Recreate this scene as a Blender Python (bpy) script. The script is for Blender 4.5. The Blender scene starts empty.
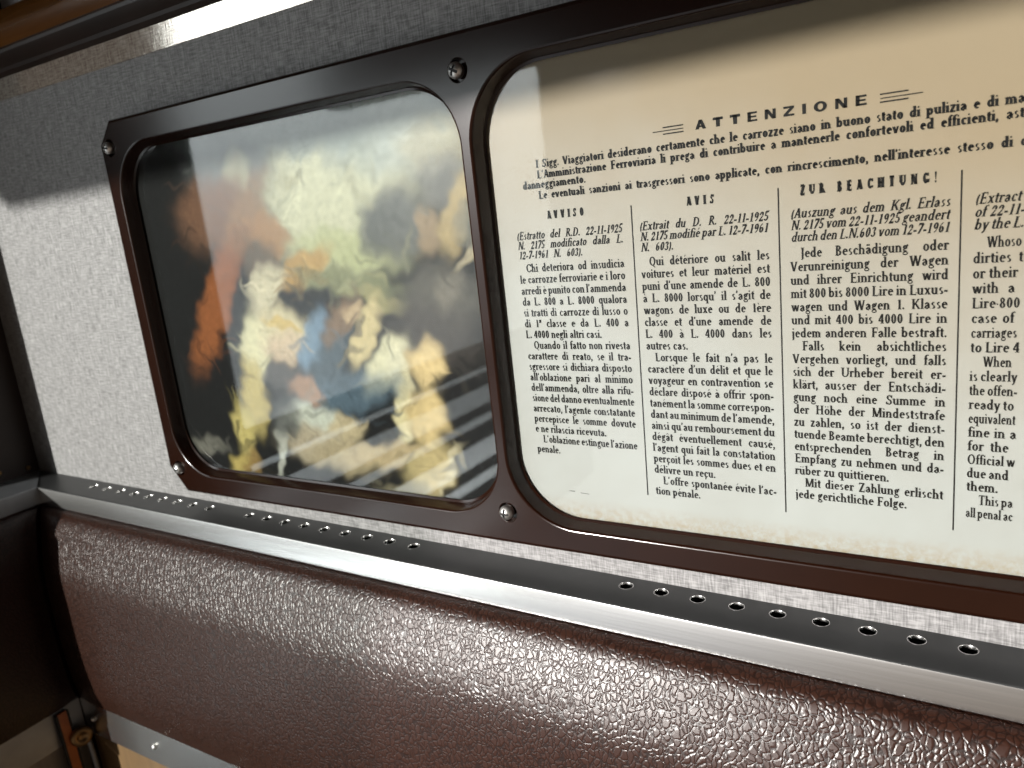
import bpy, bmesh, math, random
from mathutils import Vector, Matrix
random.seed(7)
sc = bpy.context.scene
col = sc.collection
S = 0.40            # one drawing unit (camera-to-frame distance) in metres

# ---------------------------------------------------------------- camera
cd = bpy.data.cameras.new('camera')
cam = bpy.data.objects.new('camera', cd)
col.objects.link(cam)
sc.camera = cam
cd.sensor_width = 36.0
cd.lens = 36.0 * 770.0 / 1024.0
cd.clip_start = 0.01
RX = Vector((0.8523654, 0.5122779, -0.1050930))
RY = Vector((0.0291581, -0.2472065, -0.9685240))
RZ = Vector((-0.5221331, 0.8224720, -0.2256474))
cam.matrix_world = Matrix(((RX.x, -RY.x, -RZ.x, 0.0),
                           (RX.y, -RY.y, -RZ.y, -1.0 * S),
                           (RX.z, -RY.z, -RZ.z, 0.0),
                           (0, 0, 0, 1)))
cd.dof.use_dof = True
cd.dof.focus_distance = 0.44
cd.dof.aperture_fstop = 11.0

# ---------------------------------------------------------------- light
sc.view_settings.view_transform = 'Standard'
sc.view_settings.look = 'None'
sc.view_settings.gamma = 1.0
sc.view_settings.use_curve_mapping = False
sc.view_settings.exposure = 0.0

w = bpy.data.worlds.new('world')
sc.world = w
w.use_nodes = True
def build_world(nt):                # environment shaped to brighten rail and leather: bright below, cooler left, dim above
    bg = nt.nodes['Background']
    tc = nt.nodes.new('ShaderNodeTexCoord')
    sp = nt.nodes.new('ShaderNodeSeparateXYZ')
    nt.links.new(tc.outputs['Generated'], sp.inputs[0])
    mr = nt.nodes.new('ShaderNodeMapRange')
    mr.inputs['From Min'].default_value = 0.18
    mr.inputs['From Max'].default_value = -0.25
    mr.inputs['To Min'].default_value = 0.06
    mr.inputs['To Max'].default_value = 0.50
    nt.links.new(sp.outputs['Z'], mr.inputs['Value'])
    mx = nt.nodes.new('ShaderNodeMapRange')
    mx.inputs['From Min'].default_value = -0.75
    mx.inputs['From Max'].default_value = -0.1
    nt.links.new(sp.outputs['X'], mx.inputs['Value'])
    cr = nt.nodes.new('ShaderNodeMixRGB')
    cr.inputs[1].default_value = (2.4, 2.55, 2.7, 1)
    cr.inputs[2].default_value = (0.42, 0.34, 0.27, 1)
    nt.links.new(mx.outputs[0], cr.inputs[0])
    nt.links.new(cr.outputs[0], bg.inputs['Color'])
    nt.links.new(mr.outputs[0], bg.inputs['Strength'])
build_world(w.node_tree)

sd = bpy.data.lights.new('sun', 'SUN')          # low daylight from the far side of the coach
sd.energy = 7.1
sd.angle = math.radians(0.9)
sd.color = (1.0, 0.965, 0.92)
sun = bpy.data.objects.new('sun', sd)
col.objects.link(sun)
sun.rotation_euler = Vector((0.45, 1.0, -0.20)).to_track_quat('-Z', 'Y').to_euler()
sun.location = (-0.3, -2.5, 0.4)

XL = -2.2524        # left wall plane
XW = -3.20          # window wall beyond the partition
YW = 0.04           # fabric wall plane (frame front is y = 0)
YP = 0.03           # paper plane

wd = bpy.data.lights.new('window_daylight', 'AREA')   # sky seen through the left window
wd.shape = 'RECTANGLE'
wd.size = 2.4 * S
wd.size_y = 3.8 * S
wd.energy = 5.8
wd.color = (0.92, 0.97, 1.0)
wl = bpy.data.objects.new('window_daylight', wd)
col.objects.link(wl)
wl.location = ((XW - 0.20) * S, -3.35 * S, 0.15 * S)
wl.rotation_euler = (0, -math.pi / 2, 0)
wd.use_nodes = True                                    # sky above, duller trackside below
_nt = wd.node_tree
_g = _nt.nodes.new('ShaderNodeNewGeometry')
_s = _nt.nodes.new('ShaderNodeSeparateXYZ')
_r = _nt.nodes.new('ShaderNodeMapRange')
_r.inputs['From Min'].default_value = -0.25 * S
_r.inputs['From Max'].default_value = 1.1 * S
_r.inputs['To Min'].default_value = 0.45
_r.inputs['To Max'].default_value = 4.2
_nt.links.new(_g.outputs['Position'], _s.inputs[0])
_nt.links.new(_s.outputs['Z'], _r.inputs['Value'])
_nt.links.new(_r.outputs[0], _nt.nodes['Emission'].inputs['Strength'])

w2 = bpy.data.lights.new('added_low_lamp', 'AREA')   # added low lamp that brightens the rail face and streaks the glass
w2.shape = 'RECTANGLE'
w2.size = 1.40 * S
w2.size_y = 2.75 * S
w2.energy = 3.1
w2.color = (0.93, 0.98, 1.0)
wl2 = bpy.data.objects.new('added_low_lamp', w2)
col.objects.link(wl2)
wl2.location = ((XW - 0.20) * S, -2.83 * S, -1.80 * S)
wl2.rotation_euler = (0, -math.pi / 2, 0)
w2.use_nodes = True                                    # made brighter low down, where the rail face reflects it
_nt = w2.node_tree
_g = _nt.nodes.new('ShaderNodeNewGeometry')
_s = _nt.nodes.new('ShaderNodeSeparateXYZ')
_r = _nt.nodes.new('ShaderNodeMapRange')
_r.inputs['From Min'].default_value = -1.55 * S
_r.inputs['From Max'].default_value = -2.00 * S
_r.inputs['To Min'].default_value = 0.55
_r.inputs['To Max'].default_value = 2.2
_nt.links.new(_g.outputs['Position'], _s.inputs[0])
_nt.links.new(_s.outputs['Z'], _r.inputs['Value'])
_nt.links.new(_r.outputs[0], _nt.nodes['Emission'].inputs['Strength'])

# ---------------------------------------------------------------- node helpers
def material(name):
    m = bpy.data.materials.new(name)
    m.use_nodes = True
    nt = m.node_tree
    return m, nt, nt.nodes['Principled BSDF']

def N(nt, kind, **kw):
    n = nt.nodes.new(kind)
    for k, v in kw.items():
        if k.startswith('i_'):
            n.inputs[k[2:].replace('_', ' ')].default_value = v
        else:
            setattr(n, k, v)
    return n

def coords(nt, scale=(1, 1, 1)):
    tc = N(nt, 'ShaderNodeTexCoord')
    mp = N(nt, 'ShaderNodeMapping')
    mp.inputs['Scale'].default_value = scale
    nt.links.new(tc.outputs['Object'], mp.inputs['Vector'])
    return mp.outputs['Vector']

def noise(nt, scale, vec_scale=(1, 1, 1), detail=3.0, rough=0.55):
    n = N(nt, 'ShaderNodeTexNoise')
    n.inputs['Scale'].default_value = scale
    n.inputs['Detail'].default_value = detail
    n.inputs['Roughness'].default_value = rough
    nt.links.new(coords(nt, vec_scale), n.inputs['Vector'])
    return n.outputs['Fac']

def ramp(nt, fac, stops):
    r = N(nt, 'ShaderNodeValToRGB')
    e = r.color_ramp.elements
    while len(e) < len(stops):
        e.new(0.5)
    for k, (p, c) in enumerate(stops):
        e[k].position = p
        e[k].color = (c[0], c[1], c[2], 1)
    nt.links.new(fac, r.inputs['Fac'])
    return r.outputs['Color']

def math_(nt, op, a, b):
    n = N(nt, 'ShaderNodeMath', operation=op)
    for k, v in enumerate((a, b)):
        if hasattr(v, 'default_value') or hasattr(v, 'is_linked'):
            nt.links.new(v, n.inputs[k])
        else:
            n.inputs[k].default_value = v
    return n.outputs[0]

def bump(nt, b, height, strength, dist):
    n = N(nt, 'ShaderNodeBump')
    n.inputs['Strength'].default_value = strength
    n.inputs['Distance'].default_value = dist
    nt.links.new(height, n.inputs['Height'])
    nt.links.new(n.outputs['Normal'], b.inputs['Normal'])

def simple(name, color, rough=0.5, metal=0.0, coat=0.0, var=0.15, nscale=60.0, vec=(1, 1, 1), bumps=0.0, spec=0.5):
    m, nt, b = material(name)
    f = noise(nt, nscale, vec)
    lo = tuple(c * (1 - var) for c in color)
    hi = tuple(min(1, c * (1 + var)) for c in color)
    nt.links.new(ramp(nt, f, [(0.3, lo), (0.7, hi)]), b.inputs['Base Color'])
    b.inputs['Roughness'].default_value = rough
    b.inputs['Metallic'].default_value = metal
    b.inputs['Coat Weight'].default_value = coat
    b.inputs['Coat Roughness'].default_value = 0.08
    b.inputs['Specular IOR Level'].default_value = spec
    if bumps:
        bump(nt, b, f, bumps, 0.0006)
    return m

def linen(name, tint, metal=0.0, rough=0.6, coat=0.0, bmp=0.35):
    m, nt, b = material(name)
    v = noise(nt, 1.0, (900, 1, 90), 2.0)      # upright threads
    h = noise(nt, 1.0, (90, 1, 900), 2.0)      # lying threads
    slub = noise(nt, 1.0, (260, 1, 40), 3.0)
    mix = math_(nt, 'ADD', math_(nt, 'MULTIPLY', v, 0.42), math_(nt, 'MULTIPLY', h, 0.42))
    mix = math_(nt, 'ADD', mix, math_(nt, 'MULTIPLY', slub, 0.16))
    c0 = tuple(c * 0.55 for c in tint)
    c1 = tuple(min(1, c * 1.35) for c in tint)
    nt.links.new(ramp(nt, mix, [(0.40, c0), (0.60, c1)]), b.inputs['Base Color'])
    b.inputs['Roughness'].default_value = rough
    b.inputs['Metallic'].default_value = metal
    b.inputs['Coat Weight'].default_value = coat
    b.inputs['Coat Roughness'].default_value = 0.1
    bump(nt, b, mix, bmp, 0.0006)
    return m

def leather(name, color, rough=0.33):
    m, nt, b = material(name)
    warp = N(nt, 'ShaderNodeTexNoise')
    warp.inputs['Scale'].default_value = 120
    nt.links.new(coords(nt), warp.inputs['Vector'])
    add = N(nt, 'ShaderNodeMixRGB', blend_type='ADD')
    add.inputs[0].default_value = 0.007
    nt.links.new(coords(nt, (1.12, 1.0, 0.8)), add.inputs[1])
    nt.links.new(warp.outputs['Color'], add.inputs[2])
    vo = N(nt, 'ShaderNodeTexVoronoi', feature='DISTANCE_TO_EDGE')
    vo.inputs['Scale'].default_value = 265
    nt.links.new(add.outputs[0], vo.inputs['Vector'])
    r = N(nt, 'ShaderNodeMapRange')
    r.interpolation_type = 'SMOOTHSTEP'
    r.inputs['From Min'].default_value = 0.0
    r.inputs['From Max'].default_value = 0.22
    nt.links.new(vo.outputs['Distance'], r.inputs['Value'])
    big = noise(nt, 45, (1, 1, 1), 3)
    fine = noise(nt, 1500, (1, 1, 1), 2)
    hgt = math_(nt, 'ADD', r.outputs[0], math_(nt, 'MULTIPLY', big, 0.8))
    hgt = math_(nt, 'ADD', hgt, math_(nt, 'MULTIPLY', fine, 0.10))
    lo = tuple(c * 0.4 for c in color)  # crease shade put into the colour of the grain cracks
    nt.links.new(ramp(nt, r.outputs[0], [(0.0, lo), (0.6, color)]), b.inputs['Base Color'])
    b.inputs['Roughness'].default_value = rough
    b.inputs['Specular IOR Level'].default_value = 0.40
    bump(nt, b, hgt, 0.3, 0.0006)
    return m

M = {}
M['linen'] = linen('grey_linen_vinyl', (0.27, 0.263, 0.262))
M['sheen'] = linen('pearly_linen_vinyl', (0.85, 0.70, 0.62), metal=0.6, rough=0.08, bmp=0.12)
M['frame'] = simple('brown_enamel', (0.0135, 0.0038, 0.0015), rough=0.175, coat=0.0, spec=0.45, var=0.12, nscale=25, bumps=0.06)
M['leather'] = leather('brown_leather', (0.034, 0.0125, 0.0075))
M['leather_shaded'] = leather('brown_leather_shaded', (0.022, 0.006, 0.004))  # darker copy of the leather, corner shade put into its colour
M['alu'] = simple('brushed_aluminium', (0.72, 0.715, 0.705), rough=0.27, metal=1.0, var=0.06, nscale=1.0, vec=(8, 700, 700), bumps=0.05)
M['dull'] = simple('dimmed_grey_metal', (0.30, 0.31, 0.33), rough=0.5, metal=0.9, var=0.1, nscale=40)  # darker than the aluminium: the side metal's dim reflection put into the colour
M['plate_grey'] = simple('dark_grey_plate', (0.050, 0.051, 0.052), rough=0.42, metal=0.25, var=0.15, nscale=30)  # top plate grey, much darker than the rail's aluminium face
M['steel'] = simple('nickel_screw_metal', (0.82, 0.80, 0.77), rough=0.42, metal=1.0, var=0.12, nscale=300)
M['dark'] = simple('shade_and_dark_trim', (0.008, 0.006, 0.006), rough=0.6)  # shade colour for vent and screw recesses, also the dark strap edges
M['wall_dark'] = simple('dark_brown_laminate', (0.022, 0.010, 0.006), rough=0.45, var=0.2, nscale=20)
M['varnish'] = simple('orange_varnished_wood', (0.15, 0.058, 0.014), rough=0.2, coat=0.6, var=0.3, nscale=6, vec=(1, 12, 14))
M['wood'] = simple('pale_birch_board', (0.17, 0.10, 0.042), rough=0.5, var=0.2, nscale=9, vec=(8, 1, 1))
M['wood_grey'] = simple('greyed_board', (0.20, 0.17, 0.14), rough=0.6, var=0.2, nscale=9, vec=(1, 8, 1))
M['bronze'] = simple('bronze_knob_metal', (0.30, 0.19, 0.09), rough=0.3, metal=0.9)
M['strap'] = simple('orange_strap_leather', (0.42, 0.11, 0.02), rough=0.5, var=0.2)
M['ink'] = simple('black_printing_ink', (0.012, 0.011, 0.0105), rough=0.8, spec=0.2, var=0.35, nscale=500)
M['beige'] = simple('added_beige_reflector', (0.55, 0.42, 0.33), rough=0.5)
M['floor'] = simple('brown_floor_lino', (0.10, 0.07, 0.05), rough=0.5)
M['ceiling'] = simple('dark_ceiling_board', (0.035, 0.027, 0.02), rough=0.6)

def paper_mat():
    m, nt, b = material('aged_paper')
    f = noise(nt, 14, (1, 1, 1), 5, 0.6)
    base = ramp(nt, f, [(0.3, (0.372, 0.363, 0.347)), (0.7, (0.412, 0.409, 0.400))])
    # foxing near the lower edge and scattered specks
    tc = N(nt, 'ShaderNodeTexCoord')
    sx = N(nt, 'ShaderNodeSeparateXYZ')
    nt.links.new(tc.outputs['Object'], sx.inputs[0])
    edge = N(nt, 'ShaderNodeMapRange')
    edge.inputs['From Min'].default_value = -0.318 * S
    edge.inputs['From Max'].default_value = -0.358 * S
    nt.links.new(sx.outputs['Z'], edge.inputs['Value'])
    sp = noise(nt, 230, (1, 1, 1), 4, 0.7)
    sp2 = N(nt, 'ShaderNodeMapRange')
    sp2.inputs['From Min'].default_value = 0.36
    sp2.inputs['From Max'].default_value = 0.62
    nt.links.new(sp, sp2.inputs['Value'])
    k = math_(nt, 'MULTIPLY', math_(nt, 'MULTIPLY', edge.outputs[0], sp2.outputs[0]), 0.8)
    mx = N(nt, 'ShaderNodeMixRGB')
    nt.links.new(k, mx.inputs[0])
    # warmer, dimmer light towards the upper right, painted in as blotchy browning
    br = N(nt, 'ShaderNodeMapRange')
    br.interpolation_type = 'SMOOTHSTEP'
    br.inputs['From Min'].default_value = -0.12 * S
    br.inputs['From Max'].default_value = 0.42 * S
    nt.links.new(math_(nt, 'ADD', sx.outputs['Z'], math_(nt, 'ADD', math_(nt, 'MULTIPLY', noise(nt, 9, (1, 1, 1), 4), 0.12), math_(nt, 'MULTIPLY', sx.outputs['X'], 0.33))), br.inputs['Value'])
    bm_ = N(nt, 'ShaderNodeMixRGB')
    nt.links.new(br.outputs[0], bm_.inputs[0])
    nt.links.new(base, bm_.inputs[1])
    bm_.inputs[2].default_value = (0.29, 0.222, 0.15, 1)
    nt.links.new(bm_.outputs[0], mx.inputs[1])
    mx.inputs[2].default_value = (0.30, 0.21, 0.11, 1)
    nt.links.new(mx.outputs[0], b.inputs['Base Color'])
    b.inputs['Roughness'].default_value = 0.8
    b.inputs['Specular IOR Level'].default_value = 0.2
    return m
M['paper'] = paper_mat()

def glass_mat():
    m = bpy.data.materials.new('pane_glass')
    m.use_nodes = True
    nt = m.node_tree
    nt.nodes.remove(nt.nodes['Principled BSDF'])
    out = nt.nodes['Material Output']
    tr = N(nt, 'ShaderNodeBsdfTransparent')
    tr.inputs[0].default_value = (0.97, 0.985, 0.975, 1)
    gl = N(nt, 'ShaderNodeBsdfGlossy')
    gl.inputs['Roughness'].default_value = 0.03
    fr = N(nt, 'ShaderNodeFresnel')
    fr.inputs['IOR'].default_value = 1.5
    mx = N(nt, 'ShaderNodeMixShader')
    geo = N(nt, 'ShaderNodeNewGeometry')
    k = math_(nt, 'MULTIPLY', math_(nt, 'MULTIPLY', fr.outputs[0], 1.8), math_(nt, 'SUBTRACT', 1.0, geo.outputs['Backfacing']))
    nt.links.new(k, mx.inputs[0])
    nt.links.new(tr.outputs[0], mx.inputs[1])
    nt.links.new(gl.outputs[0], mx.inputs[2])
    nt.links.new(mx.outputs[0], out.inputs[0])
    return m
M['glass'] = glass_mat()

def print_mat():
    m, nt, b = material('colour_print')
    at = N(nt, 'ShaderNodeAttribute')
    at.attribute_name = 'colour'
    f = noise(nt, 160, (1, 1, 1), 4, 0.7)
    mx = N(nt, 'ShaderNodeMixRGB', blend_type='MULTIPLY')
    mx.inputs[0].default_value = 0.6
    nt.links.new(at.outputs['Color'], mx.inputs[1])
    nt.links.new(ramp(nt, f, [(0.3, (0.40, 0.40, 0.40)), (0.7, (0.78, 0.78, 0.78))]), mx.inputs[2])
    nt.links.new(mx.outputs[0], b.inputs['Base Color'])
    b.inputs['Roughness'].default_value = 0.6
    b.inputs['Specular IOR Level'].default_value = 0.08
    return m
M['print'] = print_mat()

# ---------------------------------------------------------------- object helpers
def tag(o, label=None, cat=None, group=None, kind=None):
    if label: o['label'] = label
    if cat: o['category'] = cat
    if group: o['group'] = group
    if kind: o['kind'] = kind
    return o

def thing(name, label, cat, loc, group=None):
    o = bpy.data.objects.new(name, None)
    o.empty_display_size = 0.02
    col.objects.link(o)
    o.location = Vector(loc) * S
    return tag(o, label, cat, group)

def base_of(parent):
    v = Vector((0, 0, 0))
    while parent:
        v += parent.location
        parent = parent.parent
    return v

def mesh_obj(name, verts, faces, mat, parent=None, smooth=False, flip=False, recalc=True):
    off = base_of(parent)
    me = bpy.data.meshes.new(name)
    me.from_pydata([tuple(Vector(v) * S - off) for v in verts], [], faces)
    if recalc:
        bm = bmesh.new(); bm.from_mesh(me)
        bmesh.ops.recalc_face_normals(bm, faces=bm.faces[:])
        if flip: bmesh.ops.reverse_faces(bm, faces=bm.faces[:])
        bm.to_mesh(me); bm.free()
    me.materials.append(mat)
    if smooth:
        for p in me.polygons: p.use_smooth = True
    o = bpy.data.objects.new(name, me)
    col.objects.link(o)
    if parent: o.parent = parent
    return o

def sharpen(o, deg=35):
    me = o.data
    bm = bmesh.new(); bm.from_mesh(me)
    for e in bm.edges:
        if len(e.link_faces) == 2 and e.calc_face_angle(0) > math.radians(deg):
            e.smooth = False
    bm.to_mesh(me); bm.free()

def box(x0, x1, y0, y1, z0, z1):
    v = [(x, y, z) for x in (x0, x1) for y in (y0, y1) for z in (z0, z1)]
    f = [(0, 1, 3, 2), (4, 6, 7, 5), (0, 4, 5, 1), (2, 3, 7, 6), (0, 2, 6, 4), (1, 5, 7, 3)]
    return v, f

def join(*parts):
    V, F = [], []
    for v, f in parts:
        n = len(V)
        V += list(v)
        F += [tuple(i + n for i in q) for q in f]
    return V, F

def prism(loop, place, ends=True):
    """loop: closed 2-D profile; place: list of functions mapping (a, b) to a 3-D point, one per station."""
    n = len(loop)
    V = [fn(a, b) for fn in place for (a, b) in loop]
    F = []
    for k in range(len(place) - 1):
        for i in range(n):
            j = (i + 1) % n
            F.append((k * n + i, k * n + j, (k + 1) * n + j, (k + 1) * n + i))
    if ends:
        F.append(tuple(range(n - 1, -1, -1)))
        F.append(tuple(range((len(place) - 1) * n, len(place) * n)))
    return V, F

def lathe(prof, c, axis, seg=28):
    """prof: (radius, height) list; revolve about `axis` through c."""
    ax = Vector(axis).normalized()
    u = ax.orthogonal().normalized()
    v = ax.cross(u)
    V, F = [], []
    for (r, h) in prof:
        for k in range(seg):
            a = 2 * math.pi * k / seg
            V.append(tuple(Vector(c) + ax * h + (u * math.cos(a) + v * math.sin(a)) * r))
    for p in range(len(prof) - 1):
        for k in range(seg):
            j = (k + 1) % seg
            F.append((p * seg + k, p * seg + j, (p + 1) * seg + j, (p + 1) * seg + k))
    F.append(tuple(range(seg)))
    F.append(tuple(range((len(prof) - 1) * seg, len(prof) * seg)))
    return V, F

def rrect(x0, x1, z0, z1, r, n=14):
    pts = []
    for cx, cz, a0 in ((x1 - r, z1 - r, 0), (x0 + r, z1 - r, 90), (x0 + r, z0 + r, 180), (x1 - r, z0 + r, 270)):
        for k in range(n + 1):
            a = math.radians(a0 + 90 * k / n)
            pts.append((cx + r * math.cos(a), cz + r * math.sin(a)))
    return pts

def circle(cx, cz, r, n=28):
    return [(cx + r * math.cos(2 * math.pi * k / n), cz + r * math.sin(2 * math.pi * k / n)) for k in range(n)]

def fill_loops(loops, to3d):
    """flat face bounded by the first loop with the other loops as holes"""
    bm = bmesh.new()
    edges = []
    for lp in loops:
        vs = [bm.verts.new(to3d(a, b)) for a, b in lp]
        for k in range(len(vs)):
            edges.append(bm.edges.new((vs[k], vs[(k + 1) % len(vs)])))
    bmesh.ops.triangle_fill(bm, edges=edges, use_beauty=True, use_dissolve=False)
    bm.verts.index_update()
    V = [tuple(v.co) for v in bm.verts]
    F = [tuple(v.index for v in f.verts) for f in bm.faces]
    bm.free()
    return V, F

def loft(loops3):
    n = len(loops3[0])
    V = [p for lp in loops3 for p in lp]
    F = []
    for k in range(len(loops3) - 1):
        for i in range(n):
            j = (i + 1) % n
            F.append((k * n + i, k * n + j, (k + 1) * n + j, (k + 1) * n + i))
    return V, F

def weld(o, d=1e-6):
    bm = bmesh.new(); bm.from_mesh(o.data)
    bmesh.ops.remove_doubles(bm, verts=bm.verts[:], dist=d)
    bmesh.ops.recalc_face_normals(bm, faces=bm.faces[:])
    bm.to_mesh(o.data); bm.free()

BLOBS = [
(-1.027,0.198,0.316,-0.006,0.003,-0.056,0.3,0.33,0.32,1.0,1.5),
(-0.99,0.042,0.177,-0.016,-0.028,-0.131,0.6,0.57,0.41,1.0,1.6),
(-0.835,0.138,0.156,-0.005,0.0,-0.07,0.4,0.42,0.38,1.0,1.4),
(-1.009,0.17,0.135,-0.003,0.001,-0.05,0.33,0.36,0.35,0.9,1.4),
(-1.242,0.14,0.108,-0.013,-0.021,-0.072,0.16,0.17,0.17,0.9,1.2),
(-1.219,0.118,0.033,-0.004,-0.011,-0.039,0.5,0.45,0.3,0.6,1.5),
(-0.972,-0.047,0.133,-0.017,-0.013,-0.038,0.5,0.5,0.28,0.9,1.5),
(-0.728,0.109,0.008,-0.045,-0.099,-0.007,0.4,0.34,0.22,0.6,1.5),
(-0.747,0.05,0.048,-0.005,-0.007,-0.046,0.22,0.21,0.19,0.7,1.5),
(-1.3,0.042,0.038,-0.067,-0.112,-0.029,0.2,0.1,0.06,0.95,1.6),
(-1.214,0.034,0.045,-0.012,-0.056,-0.08,0.3,0.17,0.09,0.8,1.6),
(-1.356,-0.146,0.046,-0.009,-0.092,-0.136,0.3,0.1,0.035,1.0,1.8),
(-1.161,-0.007,0.036,-0.039,-0.039,-0.017,0.38,0.2,0.09,0.9,1.8),
(-1.092,-0.076,0.018,-0.021,-0.081,-0.036,0.5,0.3,0.11,0.95,1.8),
(-0.862,-0.012,0.072,-0.006,-0.012,-0.063,0.13,0.13,0.12,1.0,2.2),
(-0.726,-0.006,0.025,-0.008,-0.033,-0.067,0.42,0.32,0.17,0.9,1.8),
(-0.784,-0.029,0.026,-0.002,-0.007,-0.042,0.3,0.22,0.14,0.9,1.8),
(-0.695,-0.056,0.008,-0.007,-0.046,-0.037,0.45,0.38,0.25,0.8,1.6),
(-0.7,-0.024,0.03,-0.002,-0.005,-0.034,0.2,0.19,0.16,0.7,1.6),
(-0.984,-0.103,0.123,-0.018,-0.009,-0.021,0.27,0.27,0.15,0.9,1.5),
(-0.908,-0.138,0.073,-0.021,-0.009,-0.015,0.42,0.37,0.19,0.8,1.6),
(-0.778,-0.142,0.09,-0.003,-0.009,-0.059,0.11,0.1,0.085,0.9,1.4),
(-0.754,-0.126,0.025,-0.009,-0.021,-0.034,0.24,0.21,0.17,0.5,1.4),
(-0.831,-0.21,0.125,-0.0,-0.01,-0.063,0.07,0.06,0.055,0.9,1.5),
(-1.19,-0.056,0.049,-0.003,-0.011,-0.042,0.14,0.1,0.07,0.9,1.8),
(-1.193,-0.11,0.04,-0.011,-0.037,-0.05,0.66,0.58,0.42,0.95,2.0),
(-1.174,-0.189,0.081,-0.017,-0.027,-0.043,0.66,0.56,0.37,1.0,1.8),
(-1.253,-0.23,0.042,0.004,-0.005,-0.074,0.72,0.66,0.44,1.0,1.8),
(-1.174,-0.225,0.061,0.0,-0.009,-0.036,0.66,0.5,0.36,0.9,1.6),
(-1.166,-0.18,0.048,-0.014,-0.007,-0.009,0.62,0.42,0.12,0.7,1.6),
(-1.093,-0.219,0.03,-0.005,-0.034,-0.066,0.22,0.31,0.42,0.95,1.6),
(-1.052,-0.248,0.037,-0.009,-0.069,-0.106,0.1,0.13,0.16,0.9,1.5),
(-1.182,-0.282,0.072,0.002,-0.006,-0.025,0.12,0.11,0.11,0.9,1.6),
(-1.011,-0.172,0.027,-0.011,-0.037,-0.044,0.28,0.17,0.1,0.8,1.6),
(-0.978,-0.158,0.029,-0.001,-0.004,-0.018,0.58,0.42,0.26,0.9,1.6),
(-0.955,-0.2,0.022,-0.006,-0.042,-0.068,0.66,0.53,0.3,1.0,2.0),
(-0.918,-0.255,0.034,-0.015,-0.046,-0.054,0.72,0.66,0.46,1.0,2.0),
(-0.89,-0.268,0.027,0.001,-0.009,-0.048,0.72,0.66,0.48,0.9,1.8),
(-0.824,-0.248,0.041,0.001,-0.006,-0.039,0.66,0.5,0.26,0.95,1.8),
(-0.889,-0.338,0.018,0.0,-0.016,-0.073,0.7,0.6,0.36,1.0,1.9),
(-0.841,-0.35,0.045,0.006,-0.004,-0.064,0.58,0.44,0.22,1.0,1.8),
(-1.028,-0.315,0.148,0.025,0.001,-0.039,0.12,0.17,0.22,0.8,1.4),
(-1.282,-0.325,0.037,0.006,-0.001,-0.085,0.55,0.43,0.17,0.95,1.8),
(-1.334,-0.404,0.032,0.007,0.002,-0.07,0.58,0.47,0.18,0.95,1.8),
(-1.372,-0.486,0.033,0.003,-0.008,-0.028,0.55,0.42,0.14,0.9,1.6),
(-1.331,-0.476,0.026,0.002,-0.009,-0.033,0.3,0.19,0.07,0.9,1.6),
(-1.133,-0.309,0.04,-0.022,-0.024,-0.021,0.45,0.28,0.2,0.9,1.6),
(-1.128,-0.37,0.083,-0.016,-0.02,-0.031,0.58,0.58,0.5,1.0,1.8),
(-1.123,-0.422,0.102,-0.009,-0.019,-0.039,0.47,0.39,0.28,0.95,1.6),
(-1.043,-0.386,0.047,0.003,-0.006,-0.029,0.56,0.45,0.28,0.9,1.7),
(-1.042,-0.442,0.099,-0.003,-0.013,-0.034,0.4,0.32,0.2,0.9,1.5),
(-1.23,-0.44,0.015,0.001,-0.018,-0.072,0.55,0.54,0.48,0.8,1.6),
(-1.202,-0.364,0.046,0.002,-0.013,-0.054,0.09,0.09,0.09,0.8,1.4),
(-1.462,-0.447,0.063,-0.007,-0.013,-0.019,0.28,0.26,0.22,0.6,1.4),
(-0.951,-0.429,0.108,0.013,-0.003,-0.024,0.52,0.4,0.24,0.95,1.6),
(-0.848,-0.449,0.043,-0.019,-0.041,-0.051,0.48,0.38,0.19,0.95,1.7),
(-0.803,-0.445,0.01,-0.003,-0.031,-0.053,0.55,0.48,0.32,0.7,1.7),
(-0.914,-0.494,0.071,0.008,-0.003,-0.016,0.26,0.22,0.14,0.7,1.5),
(-0.893,0.114,0.044,-0.014,-0.003,-0.006,0.3,0.31,0.27,0.55,1.6),
(-0.942,0.096,0.009,-0.005,-0.018,-0.019,0.3,0.31,0.27,0.5,1.6),
(-0.975,0.108,0.031,-0.006,-0.003,-0.008,0.33,0.33,0.28,0.5,1.6),
(-0.928,0.052,0.012,0.005,0.022,-0.032,0.4,0.37,0.26,0.55,1.6),
(-1.079,0.085,0.035,-0.004,-0.003,-0.014,0.36,0.32,0.2,0.6,1.5)
]

# ================================================================ the setting
XR = 1.30
o = mesh_obj('wall_back', *box(XW, XR, YW, YW + 0.12, -2.6, 1.7), M['linen'])
tag(o, kind='structure')
o = mesh_obj('trim_1', *box(XL, XR, YW - 0.0035, YW, 0.3625, 0.45), M['sheen'])
tag(o, kind='structure')

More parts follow.
